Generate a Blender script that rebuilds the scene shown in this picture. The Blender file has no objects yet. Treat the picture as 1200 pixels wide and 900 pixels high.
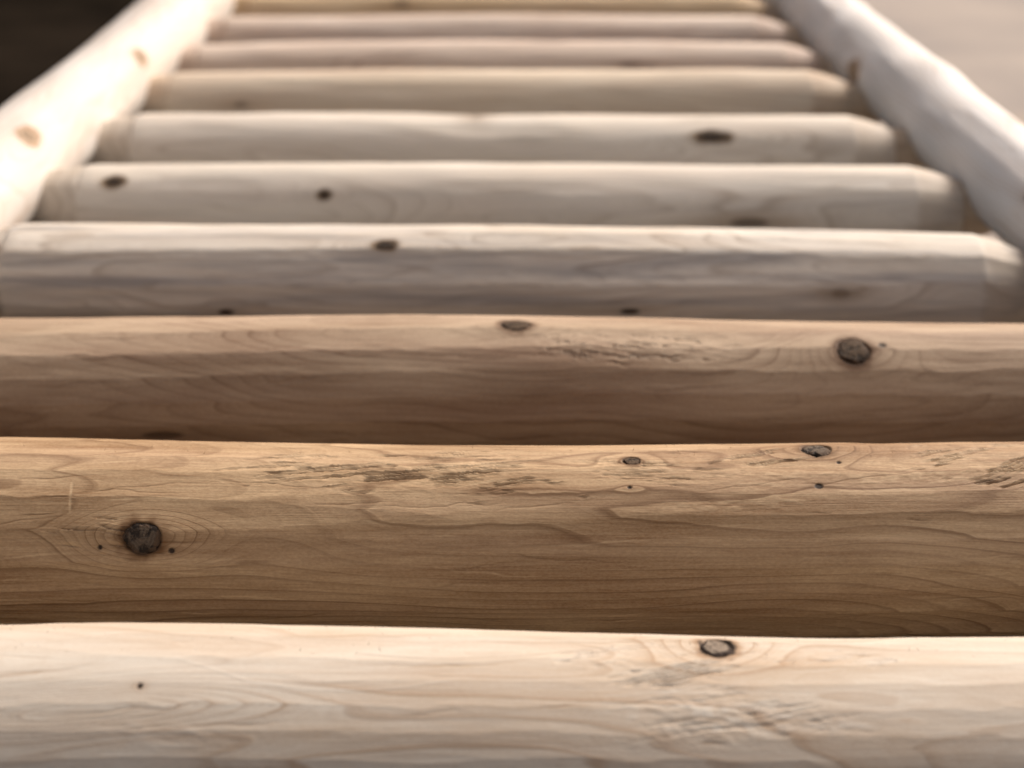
import bpy, math, random
import numpy as np

random.seed(7)
sc = bpy.context.scene
C = sc.collection

# ------------------------------------------------------------------ camera figures
F = 1733.0                      # focal length in pixels of a 1200 x 900 picture
PITCH = math.radians(24.9)
H = 0.478                       # lens height over the rung axes
FLOOR = -0.073


# ------------------------------------------------------------------ noise
def _hash(ix, iy, iz, seed):
    with np.errstate(over='ignore'):
        n = (ix.astype(np.uint32) * np.uint32(374761393) + iy.astype(np.uint32) * np.uint32(668265263)
             + iz.astype(np.uint32) * np.uint32(2147483647 - 5915587) + np.uint32(seed * 974634 + 17))
        n = (n ^ (n >> np.uint32(13))) * np.uint32(1274126177)
        n = (n ^ (n >> np.uint32(16))) * np.uint32(2246822519)
        n ^= n >> np.uint32(15)
    return (n & np.uint32(0xFFFFFF)).astype(np.float32) / np.float32(0x7FFFFF) - 1.0


def noise(x, y, z, seed=0):
    """smooth value noise, -1..1"""
    fx, fy, fz = np.floor(x), np.floor(y), np.floor(z)
    ix, iy, iz = fx.astype(np.int32), fy.astype(np.int32), fz.astype(np.int32)
    u, v, w = x - fx, y - fy, z - fz
    u, v, w = [(t * t * t * (t * (t * 6 - 15) + 10)).astype(np.float32) for t in (u, v, w)]
    r = 0
    for dx in (0, 1):
        for dy in (0, 1):
            for dz in (0, 1):
                wgt = (u if dx else 1 - u) * (v if dy else 1 - v) * (w if dz else 1 - w)
                r = r + wgt * _hash(ix + dx, iy + dy, iz + dz, seed)
    return r


def fbm(x, y, z, seed=0, octv=3, gain=0.5):
    r, a, t = 0, 1.0, 0
    for k in range(octv):
        r = r + a * noise(x * 2 ** k, y * 2 ** k, z * 2 ** k, seed + 31 * k)
        t += a
        a *= gain
    return r / t


def smooth(e0, e1, v):
    t = np.clip((v - e0) / (e1 - e0), 0, 1)
    return t * t * (3 - 2 * t)


# ------------------------------------------------------------------ helpers
def tag(o, label=None, cat=None, group=None, kind=None):
    if label: o['label'] = label
    if cat: o['category'] = cat
    if group: o['group'] = group
    if kind: o['kind'] = kind
    return o


def mesh_from_grid(name, co, nu, nv, closed_v=True, caps=False, attrs=None, mat=None, smooth_shade=True, extra=None):
    """co: (nu*nv,3), rows along u, nv round the section"""
    idx = np.arange(nu * nv).reshape(nu, nv)
    a = idx[:-1, :]
    b = idx[1:, :]
    if closed_v:
        a2, b2 = np.roll(a, -1, 1), np.roll(b, -1, 1)
    else:
        a, b, a2, b2 = a[:, :-1], b[:, :-1], a[:, 1:], b[:, 1:]
    quads = np.stack([a.ravel(), a2.ravel(), b2.ravel(), b.ravel()], 1)
    loops = quads.ravel()
    starts = np.arange(len(quads)) * 4
    totals = np.full(len(quads), 4)
    if caps:
        c0, c1 = idx[0, ::-1], idx[-1, :]
        starts = np.concatenate([starts, [len(loops), len(loops) + nv]])
        totals = np.concatenate([totals, [nv, nv]])
        loops = np.concatenate([loops, c0, c1])
    if extra is not None:                      # loose fibres standing off the surface
        n0 = len(co)
        starts = np.concatenate([starts, len(loops) + 3 * np.arange(len(extra) // 3)])
        totals = np.concatenate([totals, np.full(len(extra) // 3, 3)])
        loops = np.concatenate([loops, n0 + np.arange(len(extra))])
        co = np.concatenate([co, extra])
    me = bpy.data.meshes.new(name)
    me.vertices.add(len(co))
    me.vertices.foreach_set('co', co.astype(np.float32).ravel())
    me.loops.add(len(loops))
    me.loops.foreach_set('vertex_index', loops.astype(np.int32))
    me.polygons.add(len(starts))
    me.polygons.foreach_set('loop_start', starts.astype(np.int32))
    me.polygons.foreach_set('loop_total', totals.astype(np.int32))
    me.update(calc_edges=True)
    me.polygons.foreach_set('use_smooth', np.full(len(starts), smooth_shade, dtype=bool))
    for k, v in (attrs or {}).items():
        at = me.attributes.new(k, 'FLOAT', 'POINT')
        v = v.astype(np.float32).ravel()
        if len(v) < len(co):
            v = np.concatenate([v, np.zeros(len(co) - len(v), np.float32)])
        at.data.foreach_set('value', v)
    if mat: me.materials.append(mat)
    me.validate()
    return me


def link(name, me, parent=None):
    o = bpy.data.objects.new(name, me)
    C.objects.link(o)
    if parent: o.parent = parent
    return o


# ------------------------------------------------------------------ materials
class NT:
    def __init__(self, mat):
        mat.use_nodes = True
        self.t = mat.node_tree
        self.t.nodes.clear()

    def n(self, typ, **kw):
        nd = self.t.nodes.new(typ)
        for k, v in kw.items():
            if k.startswith('i_'):
                nd.inputs[k[2:].replace('_', ' ')].default_value = v
            else:
                setattr(nd, k, v)
        return nd

    def l(self, a, b):
        self.t.links.new(a, b)

    def math(self, op, a, b=None, c=None, clamp=False):
        nd = self.n('ShaderNodeMath', operation=op, use_clamp=clamp)
        for i, v in enumerate((a, b, c)):
            if v is None: continue
            if isinstance(v, (int, float)): nd.inputs[i].default_value = v
            else: self.l(v, nd.inputs[i])
        return nd.outputs[0]

    def mix(self, f, a, b, mode='MIX'):
        nd = self.n('ShaderNodeMix', data_type='RGBA', blend_type=mode)
        for sck, v in ((nd.inputs[0], f), (nd.inputs[6], a), (nd.inputs[7], b)):
            if isinstance(v, (int, float)): sck.default_value = v
            elif isinstance(v, tuple): sck.default_value = (*v, 1)
            else: self.l(v, sck)
        return nd.outputs[2]

    def noise(self, vec, scale=1.0, detail=2.0, rough=0.5, dist=0.0):
        nd = self.n('ShaderNodeTexNoise')
        nd.inputs['Scale'].default_value = scale
        nd.inputs['Detail'].default_value = detail
        nd.inputs['Roughness'].default_value = rough
        nd.inputs['Distortion'].default_value = dist
        self.l(vec, nd.inputs['Vector'])
        return nd.outputs[0]

    def mapped(self, vec, scale, loc=(0, 0, 0)):
        nd = self.n('ShaderNodeMapping')
        nd.inputs['Scale'].default_value = scale
        nd.inputs['Location'].default_value = loc
        self.l(vec, nd.inputs['Vector'])
        return nd.outputs[0]

    def ramp(self, f, stops):
        nd = self.n('ShaderNodeValToRGB')
        el = nd.color_ramp.elements
        while len(el) < len(stops): el.new(0.5)
        for e, (p, v) in zip(el, stops):
            e.position = p
            e.color = (v, v, v, 1) if isinstance(v, (int, float)) else (*v, 1)
        self.l(f, nd.inputs[0])
        return nd.outputs[0]


def wood(name, light, mid, stain, ring=0.5, blotch=0.6, grain=0.5, seed=0.0, rough=0.68, grey=0.0, cast=0.2):
    m = bpy.data.materials.new(name)
    t = NT(m)
    co = t.n('ShaderNodeTexCoord').outputs['Object']
    A = lambda k: t.n('ShaderNodeAttribute', attribute_name=k).outputs['Fac']
    off = (seed * 3.1, seed * 1.7, seed * 2.3)
    # growth rings cut by the knife
    wob = t.noise(t.mapped(co, (9, 60, 60), off), 1, 3)
    rc = t.math('ADD', A('ring'), t.math('MULTIPLY', wob, 0.32))
    fr = t.math('FRACT', rc)
    line = t.ramp(fr, [(0, 0.0), (0.45, 0.06), (0.78, 0.38), (0.90, 1.0), (0.96, 0.75), (1.0, 0.0)])
    ringno = t.math('FLOOR', rc)                             # each year its own strength
    wn = t.n('ShaderNodeTexWhiteNoise', noise_dimensions='1D')
    t.l(ringno, wn.inputs['W'])
    rs = t.math('MULTIPLY', line, t.math('ADD', t.math('MULTIPLY', wn.outputs[0], 0.8), 0.25))
    fine = t.math('POWER', t.math('FRACT', t.math('MULTIPLY', rc, 3.7)), 3.0)
    rs = t.math('ADD', rs, t.math('MULTIPLY', fine, 0.20))
    fade = t.ramp(t.noise(t.mapped(co, (6, 20, 20), off), 1, 2), [(0.30, 0.3), (0.55, 1.0)])
    rs = t.math('MULTIPLY', rs, fade)
    # fibres and blotches
    fib = t.noise(t.mapped(co, (28, 950, 950), off), 1, 4, 0.6)
    fib2 = t.noise(t.mapped(co, (7, 260, 260), off), 1, 4, 0.6)
    blo = t.noise(t.mapped(co, (5, 26, 26), off), 1, 4, 0.55, 0.6)
    speck = t.noise(t.mapped(co, (420, 900, 900), off), 1, 2, 0.6)
    f = t.math('MULTIPLY', t.math('SUBTRACT', blo, 0.5), 2.2 * blotch)
    f = t.math('ADD', f, t.math('MULTIPLY', t.math('SUBTRACT', fib, 0.5), 0.55 * grain))
    f = t.math('ADD', f, t.math('MULTIPLY', t.math('SUBTRACT', fib2, 0.5), 0.9 * grain))
    f = t.math('ADD', f, t.math('MULTIPLY', t.math('SUBTRACT', speck, 0.5), 0.7 * grain))
    f = t.math('ADD', f, t.math('MULTIPLY', A('tone'), 1.0))
    f = t.math('ADD', f, 0.42, clamp=True)
    base = t.mix(f, light, mid)
    base = t.mix(t.math('MULTIPLY', rs, ring), base, stain)
    # a pinkish or grey cast in long streaks
    cst = t.ramp(t.noise(t.mapped(co, (3, 40, 40), (off[1], off[2], off[0])), 1, 3), [(0.42, 0.0), (0.68, 1.0)])
    base = t.mix(t.math('MULTIPLY', cst, cast), base, (0.50, 0.34, 0.27))
    pore = t.ramp(fib2, [(0.30, 1.0), (0.40, 0.0)])
    base = t.mix(t.math('MULTIPLY', pore, 0.22), base, stain)
    if grey:
        gs = t.ramp(t.noise(t.mapped(co, (4, 75, 75), off), 1, 4, 0.6), [(0.46, 0.0), (0.66, 1.0)])
        base = t.mix(t.math('MULTIPLY', gs, grey), base, (0.24, 0.24, 0.255))
    base = t.mix(t.math('MULTIPLY', A('stain'), 1.0, clamp=True), base, stain)
    base = t.mix(t.math('MULTIPLY', A('dark'), 1.0, clamp=True), base, (0.035, 0.022, 0.015))
    p = t.n('ShaderNodeBsdfPrincipled')
    t.l(base, p.inputs['Base Color'])
    p.inputs['Roughness'].default_value = rough
    p.inputs['Specular IOR Level'].default_value = 0.25
    hgt = t.math('ADD', t.math('MULTIPLY', fib, 0.6), t.math('MULTIPLY', fib2, 0.5))
    hgt = t.math('ADD', hgt, t.math('MULTIPLY', speck, 0.35))
    hgt = t.math('ADD', hgt, t.math('MULTIPLY', line, -0.25))
    b = t.n('ShaderNodeBump')
    b.inputs['Strength'].default_value = 0.85
    b.inputs['Distance'].default_value = 0.00035
    t.l(hgt, b.inputs['Height'])
    t.l(b.outputs[0], p.inputs['Normal'])
    o = t.n('ShaderNodeOutputMaterial')
    t.l(p.outputs[0], o.inputs[0])
    return m


def knot_mat(name, core, rim, crack=0.6):
    m = bpy.data.materials.new(name)
    t = NT(m)
    kr = t.n('ShaderNodeAttribute', attribute_name='kr').outputs['Fac']
    co = t.n('ShaderNodeTexCoord').outputs['Object']
    n1 = t.noise(t.mapped(co, (500, 500, 500)), 1, 4, 0.65)
    n2 = t.noise(t.mapped(co, (170, 170, 170)), 1, 3, 0.6)
    rr = t.math('ADD', kr, t.math('MULTIPLY', t.math('SUBTRACT', n2, 0.5), 0.22))
    rings = t.math('ABSOLUTE', t.math('SINE', t.math('MULTIPLY', rr, 15.0)))
    f = t.math('ADD', t.math('MULTIPLY', rings, 0.35), t.math('MULTIPLY', n1, 0.8), clamp=True)
    base = t.mix(f, core, tuple(c * 0.42 for c in core))
    edge = t.ramp(rr, [(0.66, 0.0), (0.80, 1.0)])
    base = t.mix(edge, base, rim)
    pit = t.ramp(n2, [(0.40, 1.0), (0.50, 0.0)])
    base = t.mix(t.math('MULTIPLY', pit, crack), base, (0.018, 0.013, 0.010))
    p = t.n('ShaderNodeBsdfPrincipled')
    t.l(base, p.inputs['Base Color'])
    p.inputs['Roughness'].default_value = 0.75
    p.inputs['Specular IOR Level'].default_value = 0.2
    b = t.n('ShaderNodeBump')
    b.inputs['Strength'].default_value = 0.9
    b.inputs['Distance'].default_value = 0.0008
    t.l(t.math('SUBTRACT', n1, t.math('MULTIPLY', pit, 0.8)), b.inputs['Height'])
    t.l(b.outputs[0], p.inputs['Normal'])
    o = t.n('ShaderNodeOutputMaterial')
    t.l(p.outputs[0], o.inputs[0])
    return m


def floor_mat(name, c1, c2, scale, patch=None, rough=0.95, spec=0.15):
    m = bpy.data.materials.new(name)
    t = NT(m)
    co = t.n('ShaderNodeTexCoord').outputs['Object']
    n1 = t.noise(co, scale, 6, 0.6, 0.3)
    base = t.mix(t.ramp(n1, [(0.38, 0.0), (0.62, 1.0)]), c1, c2)
    n3 = t.noise(co, 320, 3, 0.6)
    base = t.mix(t.math('MULTIPLY', n3, 0.35), base, tuple(c * 0.45 for c in c1))
    if patch:
        n4 = t.noise(co, patch[1], 3)
        base = t.mix(t.ramp(n4, [(0.52, 0.0), (0.64, 1.0)]), base, patch[0])
    p = t.n('ShaderNodeBsdfPrincipled')
    t.l(base, p.inputs['Base Color'])
    p.inputs['Roughness'].default_value = rough
    p.inputs['Specular IOR Level'].default_value = spec
    b = t.n('ShaderNodeBump')
    b.inputs['Strength'].default_value = 0.4
    b.inputs['Distance'].default_value = 0.001
    t.l(n3, b.inputs['Height'])
    t.l(b.outputs[0], p.inputs['Normal'])
    o = t.n('ShaderNodeOutputMaterial')
    t.l(p.outputs[0], o.inputs[0])
    return m


# ------------------------------------------------------------------ logs
def spread(lo, hi, a, b, fine, coarse):
    """positions from lo to hi, fine between a and b"""
    parts = []
    if a > lo: parts.append(np.linspace(lo, a, max(2, int((a - lo) / coarse) + 1))[:-1])
    parts.append(np.linspace(max(a, lo), min(b, hi), int((min(b, hi) - max(a, lo)) / fine) + 1))
    if b < hi: parts.append(np.linspace(b, hi, max(2, int((hi - b) / coarse) + 1))[1:])
    return np.concatenate(parts)


class Log:
    """A peeled log along its own X. phi = 0 faces its near side (-Y), 90 degrees is up."""

    def __init__(self, R, xs, phis, seed, dz=None, dy=None, taper=None, wob=0.0012, cuts=90, cut_d=(0.0004, 0.0016),
                 cut_l=(0.08, 0.30), cut_rng=(-0.5, 0.5)):
        self.R, self.seed, self.pith = R, seed, (2.6 if seed == 25 else seed * 1.3)
        self.xs, self.phis = xs, phis
        nu, nv = len(xs), len(phis)
        self.X = np.repeat(xs[:, None], nv, 1).astype(np.float32)
        self.P = np.repeat(phis[None, :], nu, 0).astype(np.float32)
        self.dz = np.interp(xs, *dz) if dz else np.zeros(nu)
        self.dy = np.interp(xs, *dy) if dy else np.zeros(nu)
        # ease the bends of the axis
        for _ in range(2):
            k = 41
            for a in ('dz', 'dy'):
                v = getattr(self, a)
                g = np.linspace(xs[0], xs[-1], 400)
                w = np.convolve(np.pad(np.interp(g, xs, v), k // 2, mode='edge'), np.ones(k) / k, 'valid')
                setattr(self, a, np.interp(xs, g, w))
        self.taper = taper
        self.cy = np.cos(self.P) * R
        self.sz = np.sin(self.P) * R
        rnd = random.Random(seed)
        base = R + wob * noise(self.X * 7 + seed, self.cy * 22, self.sz * 22, seed) \
                 + wob * 0.5 * noise(self.X * 18 + seed, self.cy * 45, self.sz * 45, seed + 1)
        r = base
        Pn = self.P + (0.0014 * noise(self.X * 70, self.cy * 160, self.sz * 160, seed + 2)
                       + 0.00035 * noise(self.X * 260, self.cy * 500, self.sz * 500, seed + 3)) / R
        self.Pn = Pn
        for k in range(cuts):
            xk = rnd.uniform(*cut_rng)
            pk = rnd.uniform(-math.pi, math.pi)
            d = rnd.uniform(*cut_d)
            L = rnd.uniform(*cut_l) * (0.5 if k % 2 else 1.0)
            tilt = rnd.uniform(-1, 1) * 0.12
            i0, i1 = np.searchsorted(xs, [xk - 1.6 * L, xk + 1.6 * L])
            if i1 - i0 < 2: continue
            dx = self.X[i0:i1] - xk
            dp = (Pn[i0:i1] - pk - tilt * dx / L + math.pi) % (2 * math.pi) - math.pi
            cap = (R + 0.0004 - d + d * (dx / L) ** 2) / np.maximum(np.cos(dp), 0.3)
            sub = r[i0:i1]
            # slightly softened minimum: the knife leaves an edge, not a crease
            h = np.clip(0.5 + 0.5 * (sub - cap) / 0.00012, 0, 1)
            r[i0:i1] = sub * (1 - h) + cap * h - 0.00006 * h * (1 - h) * 2
        self.cut_r = r
        self.r = r.copy()
        self.bulge = np.zeros_like(r)
        self.tone = np.zeros_like(r)
        self.dark = np.zeros_like(r)
        self.stain = np.zeros_like(r)
        self.knots = []

    def local(self, x0, p0):
        dp = (self.P - p0 + math.pi) % (2 * math.pi) - math.pi
        return self.X - x0, dp * self.R

    def knot(self, x0, p0, a, b, mat, rise=0.0012, bulge=1.0, proud=0.0, halo=0.5, skew=0.0, rim=0.45):
        """a branch stub: swells the wood, bends the rings round it, gets a plug of its own"""
        u, v = self.local(x0, p0)
        v = v - skew * u
        d = np.sqrt((u / a) ** 2 + (v / b) ** 2)
        d2 = np.sqrt((u / (a * 4.2)) ** 2 + (v / (b * 2.0)) ** 2)
        self.r += rise * np.exp(-(d2 * 1.1) ** 2)
        self.bulge += 0.010 * bulge * np.exp(-(d2 * 1.2) ** 2)
        n = fbm(u * 110, v * 150, self.X * 0, self.seed + 5, 3)
        self.stain += halo * np.exp(-np.maximum(d - 1 + 0.25 * n, 0) ** 2 * 5)
        self.dark += rim * smooth(1.22, 1.0, d + 0.25 * n)
        self.stain += 0.55 * smooth(1.8, 0.95, d + 0.5 * n)
        self.stain += 0.30 * halo * np.exp(-(v / (b * 0.9)) ** 2) * np.exp(-np.abs(u) / (a * 3))
        if mat is None: return
        self.r -= 0.0016 * smooth(1.06, 0.98, d)
        self.knots.append((x0, p0, a, b, mat, proud, skew))

    def pin(self, x0, p0, a, b, dark=1.0, pit=0.0006, halo=0.35):
        u, v = self.local(x0, p0)
        d = np.sqrt((u / a) ** 2 + (v / b) ** 2)
        self.dark += dark * smooth(1.2, 0.7, d)
        self.stain += halo * np.exp(-(np.sqrt((u / (a * 3)) ** 2 + (v / (b * 1.6)) ** 2)) ** 2)
        self.r -= pit * smooth(1.1, 0.6, d)
        self.bulge += 0.0006 * np.exp(-((u / (a * 6)) ** 2 + (v / (b * 3)) ** 2))

    def torn(self, x0, p0, a, b, depth=0.0009, lean=0.25, tint=0.3, fx=42, fv=330, seed=0):
        """grain lifted by the knife: short ragged steps"""
        u, v = self.local(x0, p0)
        d = np.sqrt((u / a) ** 2 + (v / b) ** 2)
        e = fbm(u * 60, v * 150, u * 0, self.seed + 60 + seed, 3)
        m = smooth(1.0, 0.45, d + 0.55 * e)
        if m.max() <= 0: return
        s = v + lean * u * 0.35 + 0.0028 * fbm(u * 38, v * 55, u * 0 + 3.3, self.seed + 70 + seed, 3)
        q = s * fv + 0.25 * noise(u * 120, v * 300, u * 0 + 9.1, self.seed + 80 + seed)
        row = np.floor(q)
        saw = q - row
        on = smooth(0.0, 0.45, noise(u * fx + row * 0.37, row * 1.7, u * 0, self.seed + 90 + seed) + 0.15)
        k = m * on
        self.r -= 1.5 * k * depth * (1 - saw) ** 1.5
        self.r += k * depth * 0.5 * smooth(0.75, 1.0, saw)
        edge = smooth(0.30, 0.0, saw)
        self.stain += tint * 1.6 * k * edge  # sunk step edges coloured darker, flakes paler, to strengthen the relief's shading
        self.dark += tint * 0.10 * k * on * edge
        self.tone -= 0.22 * k * smooth(0.35, 0.6, saw)
        self.r += m * 0.00012 * noise(u * 260, v * 700, u * 0, self.seed + 95)
        self.tone += 0.10 * m * e

    def scuff(self, x0, p0, a, b, amt, seed=0):
        u, v = self.local(x0, p0)
        d = np.sqrt((u / a) ** 2 + (v / b) ** 2)
        m = smooth(1.0, 0.3, d + 0.5 * fbm(u * 50, v * 120, u * 0, self.seed + 130 + seed, 3))
        n = fbm(u * 130, v * 420, u * 0 + 2.2, self.seed + 140 + seed, 3)
        self.tone -= amt * m * smooth(-0.05, 0.35, n)  # paler rough flecks; on the nearest rung they also paint in sheen
        self.r += 0.00025 * m * n

    def checks(self, count, xr, pr, rnd):
        """hairline splits and scratches along the grain"""
        for _ in range(count):
            x0, p0 = rnd.uniform(*xr), rnd.uniform(*pr)
            ln, sl = rnd.uniform(0.006, 0.045), rnd.uniform(-0.10, 0.16)
            i0, i1 = np.searchsorted(self.xs, [x0 - ln, x0 + ln])
            if i1 - i0 < 4: continue
            X, P = self.X[i0:i1], self.Pn[i0:i1]
            v = (P - p0) * self.R - sl * (X - x0)
            g = np.exp(-(v / 0.00045) ** 2) * np.clip(1 - ((X - x0) / ln) ** 2, 0, 1)
            if rnd.random() < 0.7:
                self.r[i0:i1] -= 0.00022 * g
                self.stain[i0:i1] += rnd.uniform(0.2, 0.6) * g
            else:
                self.tone[i0:i1] -= 0.5 * g

    def groove(self, pts, depth, width, tone=0.0, dark=0.0, stain=0.0):
        """a scored line through (x, phi) points; a negative depth is a raised lip"""
        xs = np.array([p[0] for p in pts]); ps = np.array([p[1] for p in pts])
        if abs(xs[-1] - xs[0]) > 0.004:
            o = np.argsort(xs)
            c = np.interp(self.X, xs[o], ps[o])
            v = (self.P - c) * self.R
            end = smooth(0, 0.012, self.X - xs.min()) * smooth(0, 0.012, xs.max() - self.X)
        else:
            o = np.argsort(ps)
            c = np.interp(self.P, ps[o], xs[o])
            v = self.X - c
            end = smooth(0, 0.02, self.P - ps.min()) * smooth(0, 0.02, ps.max() - self.P)
        g = np.exp(-(v / width) ** 2) * end
        self.r -= depth * g
        self.tone += tone * g
        self.dark += dark * g
        self.stain += stain * g

    def facet(self, xk, pk, d, L, tilt=0.0):
        dx = self.X - xk
        dp = (self.Pn - pk - tilt * dx + math.pi) % (2 * math.pi) - math.pi
        cap = (self.R - d + d * (dx / L) ** 2) / np.maximum(np.cos(dp), 0.3)
        self.r = np.minimum(self.r, cap)
        self.cut_r = np.minimum(self.cut_r, cap)

    def swell(self, x0, p0, a, b, h):
        u, v = self.local(x0, p0)
        self.r += h * np.exp(-((u / a) ** 2 + (v / b) ** 2))

    def pos(self, r=None):
        r = self.r if r is None else r
        return np.stack([self.X, self.dy[:, None] - np.cos(self.P) * r, self.dz[:, None] + np.sin(self.P) * r], -1)

    def build(self, name, mat, parent, ring=0.0016, warp=0.0036, fibres=0):
        s = self.seed
        w = warp * noise(self.X * 4 + s, self.cy * 16, self.sz * 16, s + 11) + warp * 0.30 * noise(self.X * 13, self.cy * 40, self.sz * 40, s + 12)
        # the heart of the tree wanders off the middle of the log
        pa = self.pith + 0.9 * noise(self.X * 2.2 + s, self.X * 0, self.X * 0, s + 21)
        po = 0.013 + 0.006 * noise(self.X * 3 + s, self.X * 0, self.X * 0, s + 22)
        yp, zp = np.cos(self.P) * self.cut_r - po * np.cos(pa), np.sin(self.P) * self.cut_r - po * np.sin(pa)
        rc = (np.sqrt(yp ** 2 + zp ** 2) + self.bulge + w + 0.2) / ring
        r = self.r
        if self.taper is not None:
            r = r * self.taper(self.X)
        self.final = r
        co = self.pos(r).reshape(-1, 3)
        extra = None
        if fibres:
            rnd = random.Random(s + 3)
            ex = []
            cols = np.where((np.abs(self.xs) < 0.30))[0]
            rows = np.where((self.phis > math.radians(88)) & (self.phis < math.radians(122)))[0]
            nv = len(self.phis)
            for _ in range(fibres):
                i, j = rnd.choice(cols), rnd.choice(rows)
                p = co[i * nv + j]
                nrm = np.array([0, -math.cos(self.phis[j]), math.sin(self.phis[j])])
                d = np.array([rnd.uniform(-1, 1), 0, 0]) * 1.3 + nrm * rnd.uniform(0.3, 1.0)
                d /= np.linalg.norm(d)
                ln = rnd.uniform(0.0008, 0.0028)
                wd = np.array([0.00016, 0, 0.00005])
                ex += [p - nrm * 0.0002 - wd, p - nrm * 0.0002 + wd, p + d * ln]
            extra = np.array(ex)
        me = mesh_from_grid(name, co, len(self.xs), len(self.phis), caps=True, mat=mat, extra=extra,
                            attrs={'ring': rc, 'tone': self.tone, 'dark': np.clip(self.dark, 0, 1), 'stain': np.clip(self.stain, 0, 1)})
        o = link(name, me, parent)
        for k in self.knots:
            self.plug(o, *k)
        return o

    def plug(self, parent, x0, p0, a, b, mat, proud, skew):
        nr, na = 14, 56
        rho = np.linspace(0.02, 1.0, nr)
        th = np.linspace(0, 2 * math.pi, na, endpoint=False)
        RR, TT = np.meshgrid(rho, th, indexing='ij')
        wv = 1 + 0.07 * np.sin(3 * TT + x0 * 90) + 0.05 * np.sin(5 * TT + p0 * 20) + 0.03 * np.sin(11 * TT + x0 * 300)
        u = RR * wv * a * np.cos(TT)
        v = RR * wv * b * np.sin(TT) + skew * u
        X, P = x0 + u, p0 + v / self.R
        i = np.clip(np.searchsorted(self.xs, X), 0, len(self.xs) - 1)
        j = np.clip(np.searchsorted(self.phis, P), 0, len(self.phis) - 1)
        # the plug lies flush with the wood round it and dips a little at its rim
        ref_i = np.clip(np.searchsorted(self.xs, [x0 - 1.5 * a, x0 + 1.5 * a]), 0, len(self.xs) - 1)
        ref_j = int(np.clip(np.searchsorted(self.phis, p0), 0, len(self.phis) - 1))
        lvl = float(np.mean(self.final[ref_i, ref_j]))
        nz = noise(X * 700, P * self.R * 700, X * 0, self.seed + 40)
        rr = lvl + proud + 0.0003 * (1 - RR ** 2) - 0.0009 * smooth(0.80, 1.0, RR) + 0.00022 * nz * (1 - RR)
        dz, dy = np.interp(X, self.xs, self.dz), np.interp(X, self.xs, self.dy)
        co = np.stack([X, dy - np.cos(P) * rr, dz + np.sin(P) * rr], -1)
        skirt = np.stack([X[-1], dy[-1] - np.cos(P[-1]) * (lvl - 0.006), dz[-1] + np.sin(P[-1]) * (lvl - 0.006)], -1)
        co = np.concatenate([co.reshape(-1, 3), skirt])
        org = co.mean(0)
        me = mesh_from_grid('knot', co - org, nr + 1, na, caps=True, mat=mat,
                            attrs={'kr': np.concatenate([RR.ravel(), np.ones(na)])})
        o = link('knot', me, parent)
        o.location = org


# ------------------------------------------------------------------ where each rung lies
# the crest of each rung as heights over a level line, and its thickness
#        crest at mid, radius, [(x px, y px) along the crest]
CREST = [
    (738, 0.0690, [(0, 731), (180, 727), (400, 733), (600, 737), (760, 742), (900, 746), (1200, 746)]),
    (522, 0.0620, [(0, 511), (300, 517), (500, 521), (640, 523), (850, 521), (1000, 519), (1200, 516)]),
    (371, 0.0570, [(0, 374), (250, 371), (450, 367), (600, 369), (800, 374), (1000, 377), (1200, 379)]),
    (265, 0.0510, [(40, 262), (300, 263), (600, 264), (800, 266), (1000, 270), (1165, 275)]),
    (191, 0.0480, [(95, 192), (350, 190), (600, 190), (850, 194), (1070, 193)]),
    (133, 0.0475, [(150, 133), (420, 132), (520, 134), (557, 137), (600, 133), (1030, 135)]),
    (83, 0.0460, [(200, 84), (450, 81), (700, 82), (980, 82)]),
    (48, 0.0460, [(235, 51), (500, 46), (700, 48), (945, 50)]),
    (17, 0.0450, [(265, 19), (600, 16), (905, 18)]),
    (-10, 0.0450, [(290, -9), (600, -11), (880, -10)]),
]


def solve(yc, R):
    al = PITCH + math.atan((yc - 450) / F)
    y = H / math.tan(al)
    for _ in range(40):
        be = al + math.asin(R / math.hypot(y, H))
        y = H / math.tan(be)
    return y, al


RUNG = []
for yc, R, pts in CREST:
    y, al = solve(yc, R)
    depth = y * math.cos(PITCH) + (H - R) * math.sin(PITCH)
    px = [(p[0] - 600) * depth / F for p in pts]
    dz = [-(p[1] - yc) * depth / F / math.cos(al) for p in pts]
    RUNG.append(dict(y=y, R=R, al=al, depth=depth, dz=(px, dz)))


def on(n, px, py, wpx, hpx):
    """a point of the photograph on rung n: x, phi and half sizes along and across"""
    g = RUNG[n]
    dirv = np.array([(px - 600) / F, math.cos(PITCH) - (py - 450) / F * math.sin(PITCH),
                     -math.sin(PITCH) - (py - 450) / F * math.cos(PITCH)])
    x = (px - 600) / F * g['depth']
    zc = float(np.interp(x, *g['dz']))
    oy, oz = -g['y'], H - zc
    A = dirv[1] ** 2 + dirv[2] ** 2
    B = oy * dirv[1] + oz * dirv[2]
    Cc = oy * oy + oz * oz - g['R'] ** 2
    disc = max(B * B - A * Cc, 0)
    s = (-B - math.sqrt(disc)) / A
    py_, pz_ = oy + s * dirv[1], oz + s * dirv[2]
    phi = math.atan2(pz_, -py_)
    scale = F / s
    va = math.atan2(-dirv[2], dirv[1])
    fs = max(math.cos(phi - va), 0.22)
    return s * dirv[0], phi, wpx / 2 / scale, min(hpx / 2 / scale / fs, 0.03)


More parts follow.
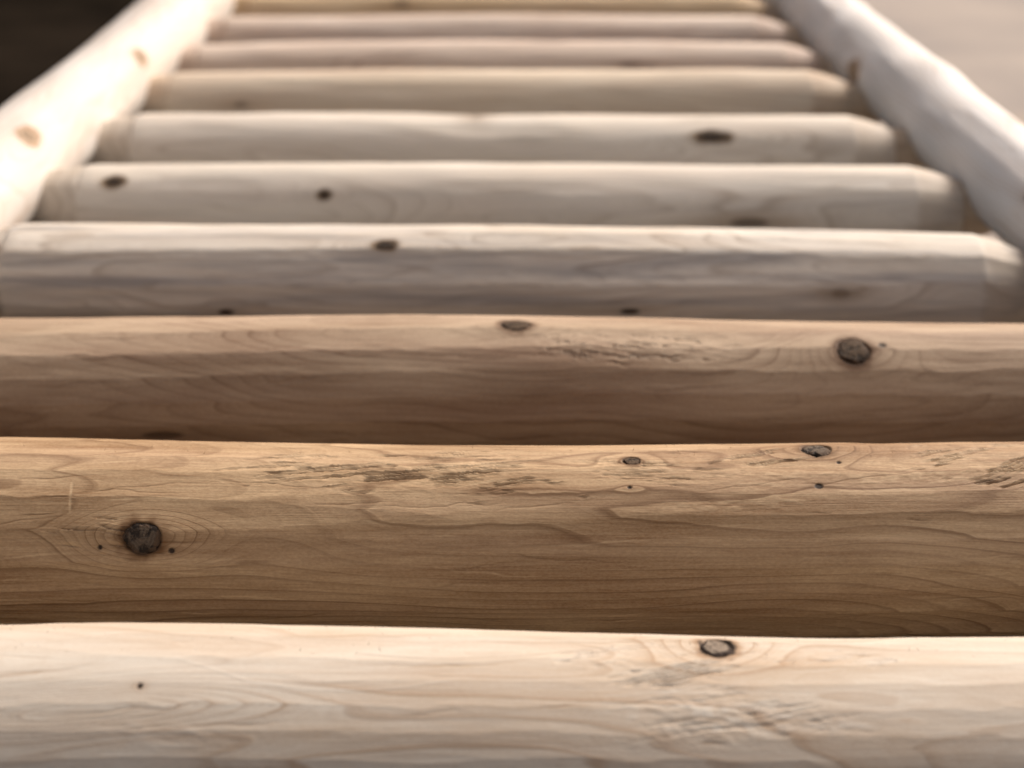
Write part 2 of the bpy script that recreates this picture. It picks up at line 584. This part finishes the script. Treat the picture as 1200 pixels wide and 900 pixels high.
# ------------------------------------------------------------------ the colours of the wood
PALE = dict(light=(0.615, 0.57, 0.495), mid=(0.475, 0.375, 0.275), stain=(0.30, 0.18, 0.095), cast=0.08)
BROWN = dict(light=(0.58, 0.42, 0.255), mid=(0.24, 0.134, 0.060), stain=(0.14, 0.070, 0.028), cast=0.10)
ROSE = dict(light=(0.53, 0.41, 0.29), mid=(0.275, 0.182, 0.115), stain=(0.14, 0.075, 0.038), cast=0.14)
GREY = dict(light=(0.80, 0.75, 0.665), mid=(0.67, 0.60, 0.505), stain=(0.27, 0.19, 0.12), cast=0.12)
FAR = dict(light=(0.76, 0.67, 0.54), mid=(0.62, 0.505, 0.375), stain=(0.27, 0.16, 0.09))
PINK = dict(light=(0.75, 0.65, 0.555), mid=(0.59, 0.475, 0.385), stain=(0.22, 0.12, 0.09))
GOLD = dict(light=(0.68, 0.535, 0.35), mid=(0.55, 0.395, 0.23), stain=(0.26, 0.15, 0.07))
WHITE = dict(light=(0.66, 0.635, 0.60), mid=(0.56, 0.505, 0.445), stain=(0.36, 0.24, 0.15), cast=0.12)
WHITER = dict(light=(0.82, 0.81, 0.80), mid=(0.70, 0.655, 0.61), stain=(0.36, 0.24, 0.15), cast=0.10)

MATS = [
    wood('pale_wood', **PALE, ring=0.62, blotch=0.9, grain=0.8, seed=1),
    wood('brown_wood', **BROWN, ring=0.78, blotch=0.9, grain=1.0, seed=2),
    wood('rosy_brown_wood', **ROSE, ring=0.6, blotch=1.0, grain=1.0, seed=3),
    wood('greyed_wood', **GREY, ring=0.7, blotch=1.0, grain=1.1, seed=4, grey=0.6),
    wood('cream_wood', **GREY, ring=0.5, blotch=0.6, grain=0.6, seed=5, grey=0.15),
    wood('cream_wood', **GREY, ring=0.5, blotch=0.7, grain=0.6, seed=6),
    wood('tan_wood', **FAR, ring=0.5, blotch=0.9, grain=0.7, seed=7),
    wood('pinkish_wood', **PINK, ring=0.5, blotch=0.9, grain=0.7, seed=8),
    wood('pinkish_wood', **PINK, ring=0.5, blotch=0.8, grain=0.7, seed=9),
    wood('golden_wood', **GOLD, ring=0.5, blotch=0.8, grain=0.7, seed=10),
]
RAILM = wood('white_wood', **WHITE, ring=0.45, blotch=0.9, grain=0.5, seed=12)
RAILM2 = wood('white_wood', **WHITER, ring=0.5, blotch=0.9, grain=0.5, seed=14)
TENON = wood('tenon_wood', light=(0.66, 0.55, 0.42), mid=(0.50, 0.385, 0.27), stain=(0.22, 0.12, 0.06), seed=20)
K_GREY = knot_mat('grey_knot', (0.17, 0.128, 0.092), (0.085, 0.055, 0.035), 0.9)
K_FAR = knot_mat('blackened_knot', (0.085, 0.060, 0.042), (0.12, 0.08, 0.05), 0.5)
K_DARK = knot_mat('dark_knot', (0.15, 0.098, 0.058), (0.07, 0.042, 0.024), 0.8)
K_RING = knot_mat('ringed_knot', (0.36, 0.29, 0.225), (0.028, 0.016, 0.011), 0.25)
K_BROWN = knot_mat('brown_knot', (0.50, 0.37, 0.255), (0.52, 0.40, 0.29), 0.5)

# ------------------------------------------------------------------ the frame
frame = bpy.data.objects.new('log_frame', None)
C.objects.link(frame)
frame.location = (0, 1.5, FLOOR)
tag(frame, 'frame of peeled pale logs, ten close-set rungs between two thick side rails', 'log frame')

ENDX = 0.445                                      # where a rung's shoulder ends
FINE = [(0.0006, 0.30), (0.0007, 0.335), (0.0010, 0.40), (0.0016, 0.44), (0.0022, 0.44), (0.0026, 0.44),
        (0.003, 0.44), (0.0032, 0.44), (0.0035, 0.44), (0.0035, 0.44)]
ENDS = [(-0.437, 0.462), (-0.437, 0.462), (-0.437, 0.462), (-0.446, 0.462), (-0.437, 0.455), (-0.430, 0.434),
        (-0.436, 0.427), (-0.434, 0.424), (-0.431, 0.412), (-0.428, 0.408)]


def shoulder(x0, x1):
    def f(x):
        tl = np.clip((x - x0) / 0.016, 0, 1)
        tr = np.clip((x1 - x) / 0.050, 0, 1)
        return (0.95 + 0.05 * np.sqrt(1 - (1 - tl) ** 2)) * (0.68 + 0.32 * (tr + 0.10 * np.sin(math.pi * tr)))
    return f


LOGS = []
for n, g in enumerate(RUNG):
    fine, half = FINE[n]
    x0, x1 = ENDS[n]
    ph = np.radians(spread(-180, 180 - 3, -48, 128, math.degrees((0.00045 if n < 2 else fine) / g['R']), 3.5))
    LOGS.append(Log(g['R'], spread(x0, x1, -half, half, fine, 0.003), ph, 11 + n * 7, dz=g['dz'],
                    taper=shoulder(x0, x1), cuts=120 if n < 4 else 80,
                    cut_d=(0.0004, 0.0015), cut_rng=(-0.48, 0.48)))


def K(n, px, py, w, h, mat, **kw):
    LOGS[n].knot(*on(n, px, py, w, h), mat, **kw)


def PIN(n, px, py, w, h, **kw):
    LOGS[n].pin(*on(n, px, py, w, h), **kw)


def TORN(n, px, py, w, h, **kw):
    LOGS[n].torn(*on(n, px, py, w, h), **kw)


def LINE(n, pts, depth, width, **kw):
    LOGS[n].groove([on(n, x, y, 1, 1)[:2] for x, y in pts], depth, width, **kw)


# broad knife flats with their edges where the photograph shows them
def FLATS(n, px, ys, L, d):
    ph = [on(n, px, y, 1, 1)[1] for y in ys]
    x0 = on(n, px, ys[0], 1, 1)[0]
    ph = [ph[0] + 0.30] + ph + [ph[-1] - 0.30]
    for a, b in zip(ph[:-1], ph[1:]):
        half = abs(a - b) / 2
        LOGS[n].facet(x0, (a + b) / 2, d + LOGS[n].R * (1 - math.cos(half)), L, 0.12)


FLATS(0, 300, [768, 794, 824, 856, 888], 0.30, 0.0008)
FLATS(0, 900, [778, 802, 832, 864, 894], 0.34, 0.0008)
FLATS(1, 150, [533, 550, 582, 622, 660, 692, 712], 0.26, 0.0009)
FLATS(1, 620, [548, 574, 604, 640, 668, 694, 714], 0.26, 0.0009)
FLATS(1, 1050, [552, 577, 600, 634, 664, 690, 718], 0.26, 0.0009)
FLATS(2, 300, [386, 412, 440, 470, 498], 0.32, 0.0008)
FLATS(2, 900, [408, 434, 462, 495], 0.30, 0.0008)
FLATS(3, 600, [290, 335], 0.5, 0.0008)
# rung 0
K(0, 839, 756, 38, 19, K_RING, rim=0.9, rise=0.0005, bulge=0.6, halo=0.25)
PIN(0, 163, 801, 7, 7, halo=0.5)
LOGS[0].bulge += 0.013 * np.exp(-((LOGS[0].X + 0.20) / 0.085) ** 2 - ((LOGS[0].P - on(0, 120, 830, 1, 1)[1] - 0.9 * (LOGS[0].X + 0.20)) * 0.069 / 0.012) ** 2)
TORN(0, 765, 776, 230, 56, depth=0.0009, seed=1, lean=-1.0, tint=0.5)
TORN(0, 940, 768, 260, 26, depth=0.0006, seed=2, tint=0.4, lean=-0.9)
TORN(0, 850, 840, 330, 80, depth=0.0004, seed=3, tint=0.03, lean=-0.5)
LOGS[0].scuff(*on(0, 860, 838, 320, 80), 0.5, 1)  # here and next: rough pale specks, with gloss painted in as lighter tone
LOGS[0].scuff(*on(0, 975, 850, 110, 26), 0.5, 2)
LOGS[0].scuff(*on(0, 200, 860, 200, 40), 0.25, 3)
LINE(0, [(195, 765), (240, 778), (290, 796), (350, 806), (420, 808), (480, 803), (545, 793)], -0.00014, 0.0006, tone=-0.30)
LINE(0, [(400, 762), (470, 769), (530, 771), (620, 766), (700, 757)], 0.0003, 0.0005, stain=0.22)
LINE(0, [(500, 792), (535, 793)], 0.0003, 0.0005, stain=0.5)
# rung 1
K(1, 167, 630, 45, 37, K_GREY, rise=0.0022, bulge=1.3, halo=0.35)
PIN(1, 117, 641, 6, 6)
PIN(1, 201, 645, 8, 7)
K(1, 740, 538, 20, 9, K_DARK, rise=0.0004, bulge=0.3, halo=0.2)
PIN(1, 738, 570, 6, 4)
PIN(1, 960, 568, 11, 7)
PIN(1, 983, 540, 6, 3)
K(1, 956, 527, 34, 11, K_GREY, rise=0.0010, bulge=0.5, halo=0.2)
TORN(1, 520, 548, 520, 60, depth=0.0010, lean=-0.40, seed=1, tint=0.7)
LOGS[1].scuff(*on(1, 1000, 560, 420, 50), 0.3, 1)
LOGS[1].scuff(*on(1, 860, 590, 300, 26), 0.3, 2)
TORN(1, 900, 534, 150, 26, depth=0.0011, seed=2, lean=-0.8, tint=0.8)
TORN(1, 1150, 537, 220, 50, depth=0.0013, seed=3, tint=0.9, lean=-0.9)
TORN(1, 115, 625, 120, 50, depth=0.0008, lean=0.35, seed=4, tint=0.2)
TORN(1, 770, 545, 200, 44, depth=0.0006, lean=0.15, seed=5)
LINE(1, [(84, 561), (81, 600)], 0.0001, 0.0006, tone=-0.9)
LINE(1, [(84, 560), (130, 561)], 0.0001, 0.0004, tone=-0.25)
rnd = random.Random(5)
for n in range(4):
    LOGS[n].checks((70, 90, 50, 25)[n], (-0.3 - 0.04 * n, 0.3 + 0.04 * n), (math.radians(-30), math.radians(110)), rnd)
# rung 2
K(2, 604, 381, 34, 11, K_DARK, rise=0.0014, bulge=0.6, halo=0.3)
K(2, 1000, 411, 38, 29, K_DARK, rise=0.0018, bulge=1.1, halo=0.4)
PIN(2, 1034, 405, 10, 6)
PIN(2, 190, 512, 50, 10, dark=0.6)
TORN(2, 730, 405, 280, 44, depth=0.0008, seed=1, tint=0.25)
LOGS[2].scuff(*on(2, 740, 408, 260, 44), 0.4, 1)
# rung 3
K(3, 452, 287, 26, 11, K_FAR, rise=0.0012, halo=0.6)
PIN(3, 265, 366, 20, 7)
PIN(3, 738, 366, 24, 7)
PIN(3, 985, 345, 20, 14, dark=0.25, halo=0.7)
# rungs further back
K(4, 134, 213, 22, 12, K_FAR, rise=0.0012)
K(4, 380, 228, 13, 10, K_FAR, rise=0.0008)
PIN(4, 878, 262, 46, 14, dark=0.6, halo=0.7)
K(5, 835, 160, 40, 12, K_FAR, rise=0.0014)
PIN(5, 557, 139, 14, 8, dark=0.2, halo=0.5)
PIN(6, 282, 123, 18, 8, dark=0.5)
PIN(7, 738, 76, 26, 7, dark=0.4)
PIN(9, 470, 4, 22, 12, dark=0.45)

# the shaved right-hand tips are tanner than the weathered faces
for n in range(10):
    L = LOGS[n]
    e = smooth(0.046, 0.056, L.X - ENDS[n][1] + 0.10 + 0.004 * noise(L.X * 80, L.cy * 90, L.sz * 90, 77))
    L.tone += 0.35 * e
    L.stain += 0.22 * e

LABELS = {
    0: 'palest rung, with an oval dark-rimmed knot on its crest',
    1: 'warm brown rung with a large round grey knot and torn grain',
    2: 'rosy brown rung with a dark round knot near its right end',
    3: 'greyed rung with blue-grey streaks and a sharp dark knot',
}
for n, (L, g) in enumerate(zip(LOGS, RUNG)):
    o = L.build('rung', MATS[n], frame, fibres=150 if n == 0 else (60 if n == 1 else 0))
    o.location = (0, g['y'] - 1.5, -FLOOR)
    if n in LABELS: o['label'] = LABELS[n]
    for x0, side in ((ENDS[n][0], -1), (ENDS[n][1], 1)):
        z0 = float(np.interp(x0, L.xs, L.dz))
        th = np.linspace(0, 2 * math.pi, 40, endpoint=False)
        xs = np.linspace(0, 0.075, 12)
        e0 = g['R'] * (0.93 if side < 0 else 0.66)
        rr = (np.interp(xs, [0, 0.004, 0.045, 0.075], [e0, e0, g['R'] * (0.72 if side < 0 else 0.56), g['R'] * 0.54]))[:, None] \
            + 0.0007 * np.sin(th * 3 + n)[None, :] + 0.0005 * np.sin(th * 7 + 2 * n)[None, :]
        X = np.repeat(xs[:, None], 40, 1)
        # a tenon slopes to the height of the rail it enters
        zz = (z0 * (1 - xs / 0.075) + 0.010 * xs / 0.075)[:, None] * 1.0
        co = np.stack([x0 - side * 0.004 + side * X, -np.cos(th)[None, :] * rr, zz + np.sin(th)[None, :] * rr], -1).reshape(-1, 3)
        me = mesh_from_grid('tenon', co, 12, 40, caps=True, mat=MATS[n] if side < 0 else TENON,
                            attrs={'ring': rr / 0.003 + X * 20, 'tone': 0 * X + 0.30, 'dark': 0 * X, 'stain': 0 * X + (0.16 if side < 0 else 0.0)})
        link('tenon', me, o)

# side rails: local X runs along the frame
Y0, Y1 = 0.35, 3.15
for side in (-1, 1):
    yy = np.array([0.35, 1.2, 1.5, 1.8, 2.2, 2.7, 3.15])
    if side < 0:
        xx = np.array([-0.545, -0.531, -0.523, -0.512, -0.507, -0.502, -0.495])
        rf = np.array([0.053, 0.053, 0.053, 0.0520, 0.0555, 0.0575, 0.0570])
    else:
        xx = np.array([0.540, 0.514, 0.504, 0.496, 0.480, 0.472, 0.468])
        rf = np.array([0.048, 0.048, 0.049, 0.049, 0.0485, 0.047, 0.047])
    Rr = 0.050
    ph = np.radians(spread(-180, 180 - 4, -60, 150, 2.4, 4))
    if side < 0:       # local x = world y, local -y = world +x
        xs = spread(Y0, Y1, 1.2, 3.0, 0.0032, 0.006) - 1.5
        L = Log(Rr, xs, ph, 201, dy=(yy - 1.5, -(xx - xx[2])), wob=0.0014, cuts=130, cut_d=(0.0005, 0.0016), cut_rng=(-1.2, 1.7))
        yk = lambda y: y - 1.5
    else:              # local x = -world y, local -y = world -x
        xs = spread(-(Y1 - 1.5), -(Y0 - 1.5), -1.5, 0.3, 0.0032, 0.006)
        L = Log(Rr, xs, ph, 302, dy=((-(yy - 1.5))[::-1], (xx - xx[2])[::-1]), wob=0.0014, cuts=130, cut_d=(0.0005, 0.0016), cut_rng=(-1.7, 1.2))
        yk = lambda y: -(y - 1.5)
    rad = math.radians
    thick = np.interp(L.xs * (-side) + 1.5, yy, rf)[:, None] - Rr
    L.r += thick
    L.cut_r += thick
    if side < 0:
        L.knot(yk(1.46), rad(49), 0.016, 0.009, K_BROWN, rise=0.003, rim=0.05, halo=0.7)
        L.knot(yk(1.86), rad(36), 0.018, 0.009, K_BROWN, rise=0.004, rim=0.0, halo=0.4)
        L.swell(yk(2.12), rad(15), 0.06, 0.05, 0.006)
        L.swell(yk(2.27), rad(15), 0.05, 0.05, -0.006)
        L.swell(yk(2.47), rad(10), 0.06, 0.05, 0.005)
    else:
        L.knot(yk(1.90), rad(5), 0.020, 0.012, K_BROWN, rise=0.004, rim=0.1)  # knotty bump; its brown also colours in the bump's shadow
        L.pin(yk(1.50), rad(104), 0.011, 0.006, dark=0.35)
        L.pin(yk(1.30), rad(38), 0.006, 0.006, dark=0.9)
        L.swell(yk(1.75), rad(60), 0.06, 0.06, 0.006)
        L.swell(yk(2.05), rad(20), 0.05, 0.05, 0.005)
    o = L.build('side_rail', RAILM if side < 0 else RAILM2, frame)
    o.location = (float(xx[2]), 0, -FLOOR + 0.035)
    o.rotation_euler = (0, 0, math.pi / 2 if side < 0 else -math.pi / 2)

# ------------------------------------------------------------------ the ground
def sheet(name, x0, x1, y0, y1, z, mat, nx=2, ny=2):
    X, Y = np.meshgrid(np.linspace(x0, x1, nx), np.linspace(y0, y1, ny), indexing='ij')
    co = np.stack([X, Y, 0 * X + z], -1).reshape(-1, 3)
    me = mesh_from_grid(name, co[:, [0, 1, 2]], nx, ny, closed_v=False, mat=mat)
    me.flip_normals()
    return tag(link(name, me), kind='structure')


sheet('ground', -40, 40, -40, 60, FLOOR - 0.006,
      floor_mat('dark_ground', (0.024, 0.018, 0.013), (0.010, 0.008, 0.006), 2.2, ((0.002, 0.0015, 0.0015), 1.1), 1.0, 0.0))
conc = floor_mat('concrete', (0.41, 0.36, 0.32), (0.26, 0.24, 0.23), 1.0, ((0.40, 0.31, 0.225), 0.55))
# slab along the right; unseen front arm added to bounce light onto the nearest rung
co = np.array([(0.52, 60), (40, 60), (40, -40), (-40, -40), (-40, 0.42), (0.52, 0.42)])
me = bpy.data.meshes.new('concrete_floor')
me.from_pydata([(x, y, FLOOR) for x, y in co], [], [(3, 2, 5, 4), (5, 2, 1, 0)])
me.update()
me.flip_normals() if me.polygons[0].normal.z < 0 else None
me.materials.append(conc)
tag(link('concrete_floor', me), kind='structure')


# ------------------------------------------------------------------ light
SUN_EL, SUN_AZ = 39, 48          # azimuth from +Y (away from the lens) towards +X
w = bpy.data.worlds.new('World')
sc.world = w
w.use_nodes = True
nt = w.node_tree
nt.nodes.clear()
sky = nt.nodes.new('ShaderNodeTexSky')
sky.sky_type = 'NISHITA'
sky.sun_disc = False
sky.sun_elevation = math.radians(SUN_EL)
sky.sun_rotation = math.radians(SUN_AZ)
sky.air_density = 0.7
sky.dust_density = 4.0
sky.ozone_density = 0.6
bg = nt.nodes.new('ShaderNodeBackground')
bg.inputs['Strength'].default_value = 0.05
wo = nt.nodes.new('ShaderNodeOutputWorld')
tint = nt.nodes.new('ShaderNodeMix')
tint.data_type, tint.blend_type = 'RGBA', 'MULTIPLY'
tint.inputs[0].default_value = 1.0
tint.inputs[7].default_value = (1.24, 0.99, 0.75, 1)      # white balance of an overcast sky
nt.links.new(sky.outputs[0], tint.inputs[6])
nt.links.new(tint.outputs[2], bg.inputs[0])
nt.links.new(bg.outputs[0], wo.inputs[0])

sun = bpy.data.lights.new('sun', 'SUN')
sun.energy = 1.5
sun.angle = math.radians(20)
sun.color = (1.0, 0.985, 0.96)
so = bpy.data.objects.new('sun', sun)
C.objects.link(so)
so.rotation_euler = (math.radians(90 - SUN_EL), 0, math.radians(-SUN_AZ) + math.pi)
from mathutils import Vector
sd = Vector((math.sin(math.radians(SUN_AZ)) * math.cos(math.radians(SUN_EL)),
             math.cos(math.radians(SUN_AZ)) * math.cos(math.radians(SUN_EL)), math.sin(math.radians(SUN_EL))))
so.rotation_euler = sd.to_track_quat('Z', 'Y').to_euler()
so.location = sd * 6

# ------------------------------------------------------------------ camera
cam = bpy.data.cameras.new('camera')
cam.sensor_width = 36
cam.lens = 36 * F / 1200
cam.clip_start, cam.clip_end = 0.02, 200
cam.dof.use_dof = True
cam.dof.focus_distance = 0.838
cam.dof.aperture_fstop = cam.lens / 1000 / 0.0106
co_ = bpy.data.objects.new('camera', cam)
C.objects.link(co_)
co_.location = (0, 0, H)
co_.rotation_euler = (math.pi / 2 - PITCH, 0, 0)
sc.camera = co_

sc.view_settings.view_transform = 'Standard'
sc.view_settings.look = 'None'
sc.view_settings.exposure = 1.55
sc.view_settings.gamma = 1
sc.render.resolution_x, sc.render.resolution_y = 1024, 768
sc.cycles.use_denoising = True
sc.cycles.max_bounces = 8
